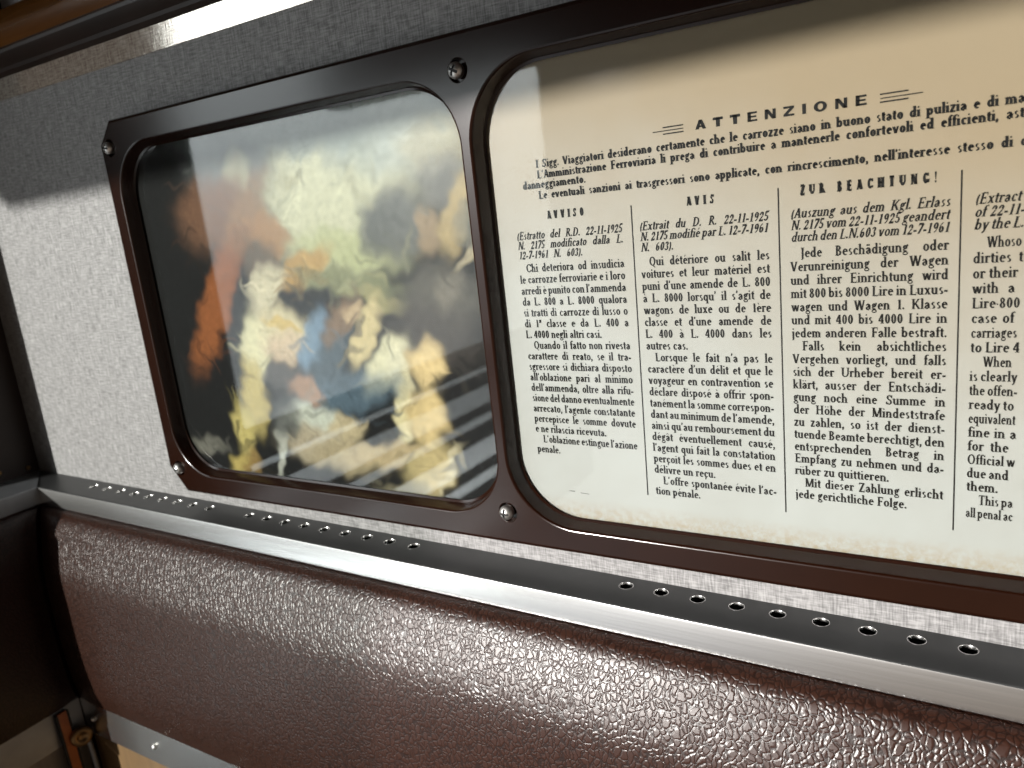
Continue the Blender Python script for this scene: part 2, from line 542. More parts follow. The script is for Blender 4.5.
o = mesh_obj('wall_left', *box(XL - 0.09, XL, -0.16, YW, -0.63, 1.7), M['wall_dark'])
tag(o, kind='structure')
o = mesh_obj('wall_left', *box(XL - 0.09, XL, -0.36, YW, -2.6, -0.63), M['wall_dark'])
tag(o, kind='structure')
WY0, WY1, WZ0, WZ1 = -1.415, -5.30, -1.02, 1.32
for nm, q in (('wall_far_left', box(XW - 0.12, XW, WY0, YW, -2.6, 1.7)), ('wall_far_left', box(XW - 0.12, XW, WY1, WY0, WZ1, 1.7)),
              ('wall_far_left', box(XW - 0.12, XW, WY1, WY0, -1.16, WZ0)), ('wall_far_left', box(XW - 0.12, XW, WY1, WY0, -2.6, -2.46)), ('wall_far_left', box(XW - 0.12, XW, WY1, -4.22, -2.46, -1.16))):
    tag(mesh_obj(nm, *q, M['wall_dark']), kind='structure')
tag(mesh_obj('added_reflector_panel', *box(XW, XW + 0.006, WY0 + 0.004, YW - 0.005, 0.52, 1.69), M['beige']), kind='structure')  # unseen beige panel, added to be reflected in the pearly strip
win = thing('window_1', None, None, (XW - 0.06, -3.35, 0.04))
tag(win, kind='structure')
mesh_obj('window_frame', *join(box(XW - 0.09, XW - 0.05, WY1, WY0 - 0.002, WZ1 - 0.03, WZ1 - 0.002), box(XW - 0.09, XW - 0.05, WY1, WY0 - 0.002, WZ0 + 0.002, WZ0 + 0.03), box(XW - 0.09, XW - 0.05, WY0 - 0.03, WY0 - 0.002, WZ0 + 0.03, WZ1 - 0.03)), M['wall_dark'], win)
mesh_obj('pane', *box(XW - 0.073, XW - 0.067, WY1, WY0 - 0.03, WZ0 + 0.03, WZ1 - 0.03), M['glass'], win)
added_opening = thing('added_slatted_opening', None, None, (XW - 0.06, -3.35, -1.8))  # unseen slatted opening, added to hold the low lamp and streak reflections
tag(added_opening, kind='structure')
for k, (zc, hz) in enumerate(((-1.27, 0.05), (-1.50, 0.035), (-1.66, 0.06), (-1.93, 0.04), (-2.12, 0.06))):
    mesh_obj('added_slat', *box(XW - 0.075, XW - 0.055, -4.218, WY0 - 0.002, zc - hz, zc + hz), M['wall_dark'], added_opening)
mesh_obj('pane', *box(XW - 0.10, XW - 0.094, -4.218, WY0 - 0.002, -2.458, -1.162), M['glass'], added_opening)  # unseen pane of the added slatted opening

o = mesh_obj('floor', *box(XW - 0.12, XR + 0.8, -2.0, YW + 0.12, -2.75, -2.6), M['floor']); tag(o, kind='structure')
o = mesh_obj('ceiling', *box(XW - 0.12, XR + 0.8, -5.3, YW + 0.12, 1.7, 1.8), M['ceiling']); tag(o, kind='structure')
# unseen header, added and tilted to cut the sun along the shade line
hv, hf = box(XW + 0.01, XR + 0.8, -2.47, -2.35, 0.478, 1.7)
hv = [(x, y, z if z > 1 else 0.634 + 0.014 * (x - XL)) for x, y, z in hv]
o = mesh_obj('added_sun_header', hv, hf, M['wall_dark']); tag(o, kind='structure')

# ================================================================ rack board, top left
rack = thing('luggage_rack', 'varnished orange-brown wooden rack board with dark underside, along the wall top', 'luggage rack', (-0.5, YW, 0.41))
mesh_obj('added_shelf', *box(XL + 0.01, XR, -0.52, YW - 0.004, 0.70, 0.73), M['wall_dark'], rack)  # unseen, added to keep light from above off the wall
dp = [(YW - 0.0036, 0.4075), (0.026, 0.4150), (0.0225, 0.4215), (0.020, 0.4225), (0.004, 0.4365), (0.0, 0.4425), (0.0, 0.450), (YW - 0.0036, 0.450)]
X0r, X1r = XL + 0.004, XR
o = mesh_obj('dark_moulding', *prism(dp, [lambda a, b: (X0r, a, b), lambda a, b: (X1r, a, b)]), M['wall_dark'], rack, smooth=True); sharpen(o, 25)
o['label'] = 'dark brown underside moulding'
op = [(0.0, 0.4505)] + [(-0.001 - 0.016 * math.sin(math.pi * k / 10), 0.4435 + 0.075 * k / 10) for k in range(1, 11)] + [(0.004, 0.525), (YW - 0.004, 0.525), (YW - 0.004, 0.4508)]
o = mesh_obj('board', *prism(op, [lambda a, b: (X0r, a, b), lambda a, b: (X1r, a, b)]), M['varnish'], rack, smooth=True); sharpen(o, 30)
o['label'] = 'glossy orange-brown varnished board'
mesh_obj('bracket', *box(XL + 0.3, XL + 0.36, -0.03, YW - 0.004, 0.525, 0.70), M['frame'], rack)
mesh_obj('bracket', *box(0.6, 0.66, -0.03, YW - 0.004, 0.525, 0.70), M['frame'], rack)

# coat hook and two bolts on the dark left wall
hk = thing('coat_hook', 'small dark rounded hook on the left wall at the photo edge', 'hook', (XL, 0.0, 0.03))
mesh_obj('hook_knob', *lathe([(0.004, 0.0), (0.012, 0.004), (0.012, 0.014), (0.019, 0.020), (0.022, 0.028), (0.019, 0.035), (0.010, 0.039)], (XL + 0.0005, 0.006, 0.028), (1, 0, 0)), M['wall_dark'], hk, smooth=True)
for k, (yy, zz, lab) in enumerate(((0.012, -0.566, 'small screw low on the dark left wall, nearer the fabric wall corner'),
                                   (-0.062, -0.556, 'small screw low on the dark left wall, at the photo edge'))):
    s = mesh_obj('panel_screw', *lathe([(0.007, 0.0), (0.007, 0.002), (0.005, 0.005), (0.002, 0.006)], (XL + 0.0003, yy, zz), (1, 0, 0), 16), M['bronze'], None, smooth=True)
    tag(s, lab, 'screw', 'screws in the left wall panel')

# ================================================================ brown double frame
FX0, FX1, FZ0, FZ1, CH = -1.5815, 0.56, -0.5531, 0.2535, 0.0445
def outer_poly(d):      # d = inset from the silhouette
    c = CH - d * (2 - math.sqrt(2)) 
    x0, x1, z0, z1 = FX0 + d, FX1 - d, FZ0 + d, FZ1 - d
    c += d * 0
    return [(x0 + c, z1), (x0, z1 - c), (x0, z0 + c + 0.012), (x0 + c + 0.003, z0), (x1 - c, z0), (x1, z0 + c), (x1, z1 - c), (x1 - c, z1)]
PIC = (-1.5415, -0.681, -0.508, 0.2005, 0.108)
NOT = (-0.6605, 0.470, -0.512, 0.203, 0.115)
def opening(q, d):
    return rrect(q[0] + d, q[1] - d, q[2] + d, q[3] - d, q[4] - d)
SCREWS = [(-1.549, 0.2001), (-0.6705, 0.1990), (-1.5450, -0.4985), (-0.6700, -0.4965), (0.513, 0.205), (0.513, -0.503)]
RB = 0.0180
front_loops = [outer_poly(0.007), opening(PIC, -0.004), opening(NOT, -0.004)] + [circle(x, z, RB) for x, z in SCREWS]
parts = [fill_loops(front_loops, lambda a, b: (a, 0.0, b))]
cl = lambda lp: lp + lp[:1]
D3 = lambda lp, y: [(a, y, b) for a, b in cl(lp)]
parts.append(loft([D3(outer_poly(0.007), 0), D3(outer_poly(0.0035), 0.0008), D3(outer_poly(0.001), 0.003), D3(outer_poly(0), 0.007), D3(outer_poly(0), YW - 0.0004)]))
for q in (PIC, NOT):
    parts.append(loft([D3(opening(q, -0.004), 0), D3(opening(q, -0.002), 0.0004), D3(opening(q, -0.0004), 0.0016), D3(opening(q, 0.0006), 0.004),
                       D3(opening(q, 0.006), 0.0235), D3(opening(q, 0.010), 0.0258), D3(opening(q, -0.009), 0.0258), D3(opening(q, -0.009), YW - 0.0004)]))
parts.append(fill_loops([outer_poly(0), opening(PIC, -0.009), opening(NOT, -0.009)], lambda a, b: (a, YW - 0.0004, b)))
for x, z in SCREWS:
    parts.append(loft([D3(circle(x, z, RB), 0), D3(circle(x, z, RB - 0.001), 0.001), D3(circle(x, z, RB - 0.0012), 0.011), D3(circle(x, z, 0.004), 0.011)]))
    parts.append(fill_loops([circle(x, z, 0.004)], lambda a, b: (a, 0.011, b)))
frame = thing('display_frame', 'dark brown enamelled double frame screwed to the grey linen-textured wall', 'frame', (-0.6, YW, -0.15))
o = mesh_obj('frame_body', *join(*parts), M['frame'], frame, smooth=True)
weld(o); sharpen(o, 40)
bm = bmesh.new(); bm.from_mesh(o.data)
for e in bm.edges:
    fl = [abs(f.normal.y) > 0.9999 for f in e.link_faces]
    if len(fl) == 2 and fl[0] != fl[1]: e.smooth = False
bm.to_mesh(o.data); bm.free()
for q in (PIC, NOT):
    g = mesh_obj('pane', *prism(opening(q, -0.002), [lambda a, b: (a, 0.0266, b), lambda a, b: (a, 0.0284, b)]), M['glass'], frame)
    g['label'] = 'clear glass pane over the %s' % ('picture' if q is PIC else 'notice')

# pan-head cross screws (one mesh, boolean cross recess)
def screw_mesh():
    R0, H = 0.0124, 0.0080
    prof = [(0.0106, 0.014), (R0, 0.006)]
    for k in range(1, 9):
        t = k / 8 * math.pi / 2
        prof.append((max(0.0004, R0 * math.cos(t)), 0.006 - (0.006 + H) * math.sin(t) * 0.72))
    V, F = lathe([(r, h) for r, h in prof], (0, 0, 0), (0, 1, 0), 32)
    a = mesh_obj('screw_head', V, F, M['steel'], None, smooth=True)
    c = mesh_obj('cutter', *join(box(-0.0021, 0.0021, -0.03, -0.0012, -0.0082, 0.0082)), M['dark'])
    c2 = mesh_obj('cutter', *join(box(-0.0082, 0.0082, -0.03, -0.0012, -0.0021, 0.0021)), M['dark'])
    a.data.materials.append(M['dark'])  # dark slot puts shade into the cross recess
    for t in (c, c2):
        mod = a.modifiers.new('b', 'BOOLEAN'); mod.operation = 'DIFFERENCE'; mod.object = t; mod.solver = 'EXACT'
    dg = bpy.context.evaluated_depsgraph_get()
    me = bpy.data.meshes.new_from_object(a.evaluated_get(dg))
    for t in (a, c, c2): bpy.data.objects.remove(t)
    me.name = 'screw'
    return me
sm = screw_mesh()
offb = base_of(frame)
for k, (x, z) in enumerate(SCREWS):
    s = bpy.data.objects.new('screw', sm)
    col.objects.link(s)
    s.parent = frame
    s.location = Vector((x - 0.0022, -0.0070, z)) * S - offb
    s.rotation_euler = (0, (0.25, 0.5, 0.1, 0.06, 0.7, 0.3)[k], 0)
    sharpen(s, 35) if k == 0 else None

# ================================================================ picture and notice
def picture():
    x0, x1, z0, z1 = PIC[0] - 0.008, PIC[1] + 0.008, PIC[2] - 0.008, PIC[3] + 0.008
    nx, nz = 300, 250
    me = bpy.data.meshes.new('picture_print')
    V = [(x0 + (x1 - x0) * i / nx, YP, z0 + (z1 - z0) * j / nz) for j in range(nz + 1) for i in range(nx + 1)]
    F = [(j * (nx + 1) + i, j * (nx + 1) + i + 1, (j + 1) * (nx + 1) + i + 1, (j + 1) * (nx + 1) + i) for j in range(nz) for i in range(nx)]
    nb = len(V)
    V += [(x0, YP + 0.003, z0), (x1, YP + 0.003, z0), (x1, YP + 0.003, z1), (x0, YP + 0.003, z1)]
    c = (0, nx, (nz + 1) * (nx + 1) - 1, nz * (nx + 1))
    F += [(nb + 3, nb + 2, nb + 1, nb)] + [(c[a], nb + a, nb + (a + 1) % 4, c[(a + 1) % 4]) for a in range(4)]
    o = mesh_obj('picture_print', V, F, M['print'], None, recalc=False)
    ca = o.data.color_attributes.new('colour', 'FLOAT_COLOR', 'POINT')
    inv = []
    for (cx, cz, ax, az, bx, bz, r, g, b, s, h) in BLOBS:
        det = ax * bz - az * bx
        inv.append((cx, cz, bz / det, -bx / det, -az / det, ax / det, r, g, b, s, h))
    rnd = random.Random(11)
    base_n = len(inv)
    def tone(x, z):
        c = [0.012, 0.0115, 0.012]
        for (cx, cz, a, b_, c_, d, r, g, b, s, h) in inv[:base_n]:
            dx, dz = x - cx, z - cz
            p = a * dx + b_ * dz
            q = c_ * dx + d * dz
            d2 = p * p + q * q
            if d2 < 3.2:
                t = s * math.exp(-(d2 ** h) * 0.9)
                c[0] += (r - c[0]) * t; c[1] += (g - c[1]) * t; c[2] += (b - c[2]) * t
        return c
    for _ in range(260):            # short brush strokes
        cx, cz = rnd.uniform(x0, x1), rnd.uniform(z0, z1)
        c = tone(cx + rnd.uniform(-.03, .03), cz + rnd.uniform(-.02, .02))
        k = rnd.uniform(0.55, 1.35)
        an, L, W = rnd.uniform(-1.4, 1.4), rnd.uniform(.012, .04), rnd.uniform(.0025, .007)
        ax, az, bx, bz = L * math.cos(an), L * math.sin(an), -W * math.sin(an), W * math.cos(an)
        det = ax * bz - az * bx
        inv.append((cx, cz, bz / det, -bx / det, -az / det, ax / det, c[0] * k, c[1] * k, c[2] * k, rnd.uniform(.35, .75), 1.8))
    for k, (x, y, z) in enumerate(V):
        # a loose brush wobble
        wx = x + 0.006 * math.sin(z * 61 + 3 * math.sin(x * 23)) + 0.003 * math.sin(z * 170 + x * 90)
        wz = z + 0.006 * math.sin(x * 57 + 2 * math.sin(z * 31)) + 0.003 * math.sin(x * 150 - z * 70)
        c = [0.012, 0.0115, 0.012]
        for (cx, cz, a, b_, c_, d, r, g, b, s, h) in inv:
            dx, dz = wx - cx, wz - cz
            p = a * dx + b_ * dz
            q = c_ * dx + d * dz
            d2 = p * p + q * q
            if d2 < 2.4:
                t = s * math.exp(-(d2 ** (h * 1.7)) * 0.9)
                c[0] += (r - c[0]) * t; c[1] += (g - c[1]) * t; c[2] += (b - c[2]) * t
        ca.data[k].color = (c[0], c[1], c[2], 1)
    return tag(o, 'oil-style colour print in cream and rust tones, in the left opening of the brown frame', 'picture')
picture()

notice = thing('notice', 'cream printed paper notice headed ATTENZIONE in the right opening of the brown frame', 'notice', (-0.09, YP, -0.15))
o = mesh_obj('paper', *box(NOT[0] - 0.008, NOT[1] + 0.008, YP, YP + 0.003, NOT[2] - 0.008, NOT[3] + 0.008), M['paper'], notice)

# ---- a small Roman typeface made of strokes -----------------------------------
class Pen:
    def __init__(self, T, t):
        self.q, self.T, self.t = [], T, t
    def quad(self, *p): self.q.append(p)
    def v(self, x, y0, y1, f=''):
        T = self.T / 2
        self.quad((x - T, y0), (x + T, y0), (x + T, y1), (x - T, y1))
        s, e = T + 0.085, 0.055
        if 'b' in f: self.quad((x - s, y0), (x + s, y0), (x + s, y0 + e), (x - s, y0 + e))
        if 'r' in f: self.quad((x, y0), (x + s, y0), (x + s, y0 + e), (x, y0 + e))
        if 't' in f: self.quad((x - s, y1 - e), (x + s, y1 - e), (x + s, y1), (x - s, y1))
        if 'l' in f: self.quad((x - s - 0.02, y1 - 0.11), (x, y1 - 0.05), (x, y1), (x - T, y1))
    def thin(self, x, y0, y1, f=''):
        T, self.T = self.T, self.t * 1.2
        self.v(x, y0, y1, f); self.T = T
    def h(self, y, x0, x1, w=1.0):
        t = self.t * w / 2
        self.quad((x0, y - t), (x1, y - t), (x1, y + t), (x0, y + t))
    def beak(self, x, y, dy):
        self.quad((x - 0.05, y), (x, y), (x + 0.015, y + dy), (x - 0.015, y + dy))
    def d(self, x0, y0, x1, y1, k=1):
        T = (self.T if k else self.t * 1.2) * 1.08 / 2
        self.quad((x0 - T, y0), (x0 + T, y0), (x1 + T, y1), (x1 - T, y1))
    def a(self, cx, cy, rx, ry, a0=0, a1=360, k=1.0, n=None):
        T, t = self.T * k, self.t
        n = n or max(4, int(abs(a1 - a0) / 18))
        P = []
        for i in range(n + 1):
            g = math.radians(a0 + (a1 - a0) * i / n)
            c, s = math.cos(g), math.sin(g)
            P.append(((cx + rx * c, cy + ry * s), (cx + max(0.01, rx - T) * c, cy + max(0.01, ry - t) * s)))
        for i in range(n):
            self.quad(P[i][0], P[i + 1][0], P[i + 1][1], P[i][1])
    def o(self, x, y, r=0.085):
        p = [(x + r * math.cos(k * math.pi / 4), y + r * math.sin(k * math.pi / 4)) for k in range(8)]
        self.quad(*p)
    def s(self, x, y, w=0.13):
        self.quad((x - w, y - 0.028), (x + w, y - 0.028), (x + w, y + 0.028), (x - w, y + 0.028))

X = 0.66
def glyph(ch, p):
    """draw ch into pen p, return advance width (cap height = 1)"""
    if ch in ACC:
        base, acc = ACC[ch]
        w = glyph(base, p)
        c, y = w / 2 - 0.03, X + 0.14 if base.islower() else 1.12
        if acc == 'g': p.quad((c - 0.14, y + 0.2), (c - 0.03, y + 0.2), (c + 0.07, y), (c + 0.01, y))
        if acc == 'a': p.quad((c + 0.14, y + 0.2), (c + 0.03, y + 0.2), (c - 0.07, y), (c - 0.01, y))
        if acc == 'c': p.quad((c - 0.15, y), (c - 0.09, y), (c + 0.03, y + 0.19), (c - 0.03, y + 0.19)); p.quad((c + 0.15, y), (c + 0.09, y), (c - 0.03, y + 0.19), (c + 0.03, y + 0.19))
        if acc == 'u': p.o(c - 0.12, y + 0.08, 0.065); p.o(c + 0.12, y + 0.08, 0.065)
        if acc == 'm': p.h(y + 0.08, c - 0.16, c + 0.16, 1.3)
        if acc == 's': p.d(c + 0.02, 0.0, c - 0.04, -0.2, 0); p.o(c - 0.03, -0.22, 0.07)
        return w
    if ch == 'a': p.v(.41, .06, .46); p.a(.27, .43, .21, .23, -10, 160); p.o(.12, .50, .07); p.a(.25, .18, .21, .19, 60, 300); p.h(.36, .24, .41, 1.1); p.h(.03, .24, .36); p.quad((.40, .10), (.55, .02), (.58, .07), (.46, .10)); return .58
    if ch == 'b': p.v(.14, .02, 1.05, 'l'); p.a(.33, .33, .25, .34, -150, 150); return .64
    if ch == 'c': p.a(.30, .33, .26, .34, 42, 318); p.o(.44, .52, .075); return .54
    if ch == 'd': p.v(.46, 0, 1.05, 'lr'); p.a(.28, .33, .25, .34, 35, 325); return .64
    if ch == 'e': p.a(.30, .33, .26, .34, 5, 315); p.h(.38, .10, .54, 1.0); return .57
    if ch == 'f': p.v(.18, 0, .86, 'b'); p.a(.34, .84, .24, .22, 75, 175, .8); p.o(.39, .98, .07); p.h(.63, .03, .36); return .37
    if ch == 'g': p.a(.26, .46, .21, .21); p.h(.63, .38, .54, 1.6); p.a(.27, -.12, .25, .19, 0, 360, .5); p.d(.12, .28, .18, .10, 0); p.h(.07, .12, .40, 1.6); return .56
    if ch == 'h': p.v(.14, 0, 1.05, 'lb'); p.a(.30, .42, .25, .25, 0, 150); p.v(.47, 0, .44, 'b'); return .65
    if ch == 'i': p.v(.15, 0, X, 'lb'); p.o(.14, .90); return .32
    if ch == 'j': p.v(.16, -.12, X, 'l'); p.a(.06, -.12, .18, .2, -90, 0, .8); p.o(.15, .90); return .32
    if ch == 'k': p.v(.14, 0, 1.05, 'lb'); p.d(.20, .28, .46, .63, 0); p.d(.30, .36, .50, .02); p.s(.48, .64, .11); p.s(.52, .03, .11); return .64
    if ch == 'l': p.v(.15, 0, 1.05, 'lb'); return .31
    if ch == 'm': p.v(.14, 0, X, 'lb'); p.a(.29, .42, .24, .25, 0, 150); p.v(.45, 0, .44, 'b'); p.a(.60, .42, .24, .25, 0, 150); p.v(.76, 0, .44, 'b'); return .94
    if ch == 'n': p.v(.14, 0, X, 'lb'); p.a(.30, .42, .25, .25, 0, 150); p.v(.47, 0, .44, 'b'); return .65
    if ch == 'o': p.a(.31, .33, .27, .345); return .61
    if ch == 'p': p.v(.14, -.32, X, 'lb'); p.a(.33, .33, .25, .34, -150, 150); return .64
    if ch == 'q': p.v(.46, -.32, X, 'b'); p.a(.28, .33, .25, .34, 35, 325); return .63
    if ch == 'r': p.v(.15, 0, X, 'lb'); p.a(.33, .42, .19, .25, 60, 150, .7); p.o(.40, .56, .085); return .47
    if ch == 's': p.a(.24, .49, .17, .175, 40, 265, .85); p.a(.24, .17, .18, .175, -140, 95, .85); p.quad((.12, .40), (.22, .31), (.36, .26), (.26, .36)); return .47
    if ch == 't': p.v(.18, .1, .86); p.h(.62, .03, .36); p.a(.29, .14, .195, .155, 180, 300, .85); return .38
    if ch == 'u': p.v(.14, .2, X, 'l'); p.a(.31, .22, .255, .235, 180, 320); p.v(.47, 0, X, 'lr'); return .65
    if ch == 'v': p.d(.12, .64, .30, 0); p.d(.48, .64, .31, 0, 0); p.s(.12, .635); p.s(.48, .635, .10); return .59
    if ch == 'w': p.d(.12, .64, .28, 0); p.d(.43, .64, .29, 0, 0); p.d(.43, .64, .60, 0); p.d(.76, .64, .61, 0, 0); p.s(.12, .635); p.s(.43, .635, .10); p.s(.76, .635, .09); return .87
    if ch == 'x': p.d(.13, .64, .47, .02); p.d(.46, .64, .13, .02, 0); p.s(.13, .635); p.s(.46, .635, .1); p.s(.13, .028, .1); p.s(.47, .028); return .61
    if ch == 'y': p.d(.12, .64, .30, 0); p.d(.48, .64, .22, -.27, 0); p.o(.17, -.25, .08); p.s(.12, .635); p.s(.48, .635, .10); return .58
    if ch == 'z': p.h(.62, .06, .46, 1.2); p.h(.04, .06, .47, 1.2); p.d(.39, .62, .13, .04); p.beak(.09, .60, -.12); p.beak(.47, .05, .13); return .53
    if ch == 'A': p.d(.38, 1, .12, .02, 0); p.d(.36, 1, .64, .02); p.h(.34, .20, .56); p.s(.12, .028); p.s(.65, .028, .15); return .76
    if ch == 'B': p.v(.20, 0, 1, 'bt'); p.a(.32, .76, .26, .245, -90, 90); p.a(.34, .27, .29, .275, -90, 90); p.h(.97, .2, .34); p.h(.53, .2, .34); p.h(.03, .2, .34); return .70
    if ch == 'C': p.a(.44, .5, .38, .52, 40, 320); p.thin(.74, .68, .98); p.thin(.74, .08, .30); return .82
    if ch == 'D': p.v(.20, 0, 1, 'bt'); p.a(.36, .5, .42, .5, -90, 90); p.h(.97, .2, .38); p.h(.03, .2, .38); return .86
    if ch == 'E': p.v(.20, 0, 1, 'bt'); p.h(.97, .2, .62); p.h(.52, .2, .48); p.h(.03, .2, .64); p.beak(.62, .97, -.22); p.beak(.66, .03, .24); p.thin(.48, .42, .62); return .72
    if ch == 'F': p.v(.20, 0, 1, 'bt'); p.h(.97, .2, .60); p.h(.52, .2, .46); p.beak(.60, .97, -.24); p.thin(.46, .42, .62); return .64
    if ch == 'G': p.a(.44, .5, .38, .52, 40, 320); p.thin(.73, .68, .98); p.v(.70, .06, .40, 't'); return .86
    if ch == 'H': p.v(.20, 0, 1, 'bt'); p.v(.68, 0, 1, 'bt'); p.h(.52, .2, .68); return .89
    if ch == 'I': p.v(.20, 0, 1, 'bt'); return .41
    if ch == 'J': p.v(.24, -.05, 1, 't'); p.a(.10, -.05, .225, .2, -90, 0, .8); return .43
    if ch == 'K': p.v(.20, 0, 1, 'bt'); p.d(.27, .40, .66, .98, 0); p.d(.38, .56, .70, .02); p.s(.66, .972); p.s(.71, .028, .14); return .84
    if ch == 'L': p.v(.20, 0, 1, 'bt'); p.h(.03, .2, .62); p.beak(.64, .03, .26); return .68
    if ch == 'M': p.thin(.16, 0, 1, 'b'); p.d(.18, 1, .47, .02); p.d(.80, 1, .49, .02, 0); p.v(.84, 0, 1, 'bt'); p.s(.14, .972, .12); return 1.02
    if ch == 'N': p.thin(.16, 0, 1, 'b'); p.d(.18, 1, .66, .02); p.thin(.70, 0, 1, 't'); p.s(.13, .972, .12); return .84
    if ch == 'O': p.a(.44, .5, .38, .52); return .88
    if ch == 'P': p.v(.20, 0, 1, 'bt'); p.a(.33, .73, .28, .275, -90, 90); p.h(.97, .2, .34); p.h(.48, .2, .34); return .67
    if ch == 'Q': p.a(.44, .5, .38, .52); p.quad((.40, .04), (.52, .04), (.80, -.22), (.66, -.22)); return .88
    if ch == 'R': p.v(.20, 0, 1, 'bt'); p.a(.33, .74, .27, .265, -90, 90); p.h(.97, .2, .34); p.h(.50, .2, .34); p.d(.36, .50, .68, .02); p.s(.70, .028, .1); return .76
    if ch == 'S': p.a(.33, .75, .25, .265, 30, 265, .9); p.a(.32, .26, .27, .275, -150, 90, .9); p.quad((.12, .62), (.26, .46), (.54, .36), (.42, .54)); p.thin(.55, .70, .98); p.thin(.08, .03, .30); return .66
    if ch == 'T': p.v(.37, 0, 1, 'b'); p.h(.97, .06, .68); p.beak(.09, .97, -.24); p.beak(.69, .97, -.24); return .74
    if ch == 'U': p.v(.18, .3, 1, 't'); p.a(.42, .32, .325, .335, 180, 360, .75); p.thin(.70, .3, 1, 't'); return .84
    if ch == 'V': p.d(.14, .98, .38, 0); p.d(.64, .98, .39, 0, 0); p.s(.14, .972, .15); p.s(.64, .972, .12); return .78
    if ch == 'W': p.d(.14, .98, .34, 0); p.d(.54, .98, .35, 0, 0); p.d(.54, .98, .76, 0); p.d(.98, .98, .77, 0, 0); p.s(.14, .972, .15); p.s(.54, .972, .13); p.s(.98, .972, .11); return 1.10
    if ch == 'Z': p.h(.96, .08, .62, 1.2); p.h(.04, .06, .64, 1.2); p.d(.54, .96, .16, .04); p.beak(.10, .96, -.22); p.beak(.65, .04, .24); return .70
    if ch == '0': p.a(.29, .48, .24, .49); return .58
    if ch == '1': p.v(.28, 0, .96, 'bl'); return .50
    if ch == '2': p.a(.28, .70, .22, .27, -35, 170); p.d(.40, .54, .12, .06, 0); p.h(.06, .07, .50, 1.9); p.beak(.52, .06, .16); p.o(.13, .68, .075); return .57
    if ch == '3': p.a(.26, .74, .21, .23, -90, 150); p.a(.26, .26, .24, .27, -150, 90); p.o(.12, .80, .07); p.o(.10, .15, .07); return .56
    if ch == '4': p.v(.38, 0, .97, 'b'); p.d(.37, .97, .07, .30, 0); p.h(.28, .04, .52, 1.2); return .58
    if ch == '5': p.thin(.14, .48, .97); p.h(.94, .13, .46, 1.8); p.a(.26, .28, .24, .30, -150, 120); p.o(.11, .14, .07); return .56
    if ch == '6': p.a(.29, .29, .23, .30); p.a(.40, .38, .345, .60, 100, 185, .55); return .58
    if ch == '7': p.h(.93, .07, .51, 2.0); p.d(.49, .92, .20, 0); p.beak(.10, .93, -.2); return .56
    if ch == '8': p.a(.29, .73, .20, .245, 0, 360, .8); p.a(.29, .26, .24, .275); return .58
    if ch == '9': p.a(.29, .68, .23, .30); p.a(.18, .59, .345, .60, -80, 5, .55); return .58
    if ch == '.': p.o(.13, .09, .105); return .27
    if ch == ',': p.o(.13, .09, .10); p.d(.17, .06, .08, -.17, 0); return .27
    if ch == "'": p.o(.12, .95, .075); p.d(.15, .93, .08, .74, 0); return .25
    if ch == '*': p.o(.12, .36, .07); return .25
    if ch == '-': p.h(.30, .04, .34, 1.6); return .38
    if ch == '!': p.quad((.06, 1.02), (.32, 1.02), (.24, .3), (.14, .3)); p.o(.19, .10, .12); return .40
    if ch == '(': p.a(.42, .38, .34, .66, 125, 235, .9); return .36
    if ch == ')': p.a(-.06, .38, .34, .66, -55, 55, .9); return .36
    if ch == '^': p.a(.17, .82, .13, .14, 0, 360, .5); p.thin(.32, .68, .96); p.h(.60, .05, .36); return .40
    return .30
ACC = {'à': ('a', 'g'), 'è': ('e', 'g'), 'é': ('e', 'a'), 'â': ('a', 'c'), 'ç': ('c', 's'), 'ä': ('a', 'u'), 'ã': ('a', 'm'),
       'ü': ('u', 'u'), 'ö': ('o', 'u'), 'ò': ('o', 'g'), 'ù': ('u', 'g')}

def set_line(out, text, x0, z, h, x1=None, T=.17, t=.075, slant=0.0, sx=1.0, track=0.0, space=0.30, hang=False):
    """one line of type; with x1 the words spread (and squeeze) to fill x0..x1"""
    words = []
    for wd_ in text.split(' '):
        gl, x = [], 0.0
        for ch in wd_:
            p = Pen(T, t)
            a = glyph(ch, p)
            gl.append((x, p.q)); x += a + track
        words.append((x - track, gl))
    k = h * sx
    nat = sum(w_ for w_, _ in words)
    gaps = max(1, len(words) - 1)
    sp = space
    if x1 is not None:
        want = (x1 - x0) / k
        sp = (want - nat) / gaps
        if len(words) == 1 or sp < 0.20:
            sp = 0.22 if len(words) > 1 else 0
            k *= want / (nat + sp * (len(words) - 1))
    x = x0
    for w_, gl in words:
        for gx, qs in gl:
            for q in qs:
                out.append([(x + (gx + a + slant * b) * k, z + b * h) for a, b in q])
        x += (w_ + sp) * k
    return x - sp * k

def print_mesh(name, polys, label=None, y=YP - 0.0005):
    V, F = [], []
    for q in polys:
        n = len(V)
        V += [(a, y, b) for a, b in q]
        F.append(tuple(range(n, n + len(q))))
    o = mesh_obj(name, V, F, M['ink'], notice, recalc=False)
    bm = bmesh.new(); bm.from_mesh(o.data)
    for f in bm.faces:
        f.normal_update()
        if f.normal.y > 0: f.normal_flip()
    bm.to_mesh(o.data); bm.free()
    if label: o['label'] = label
    return o

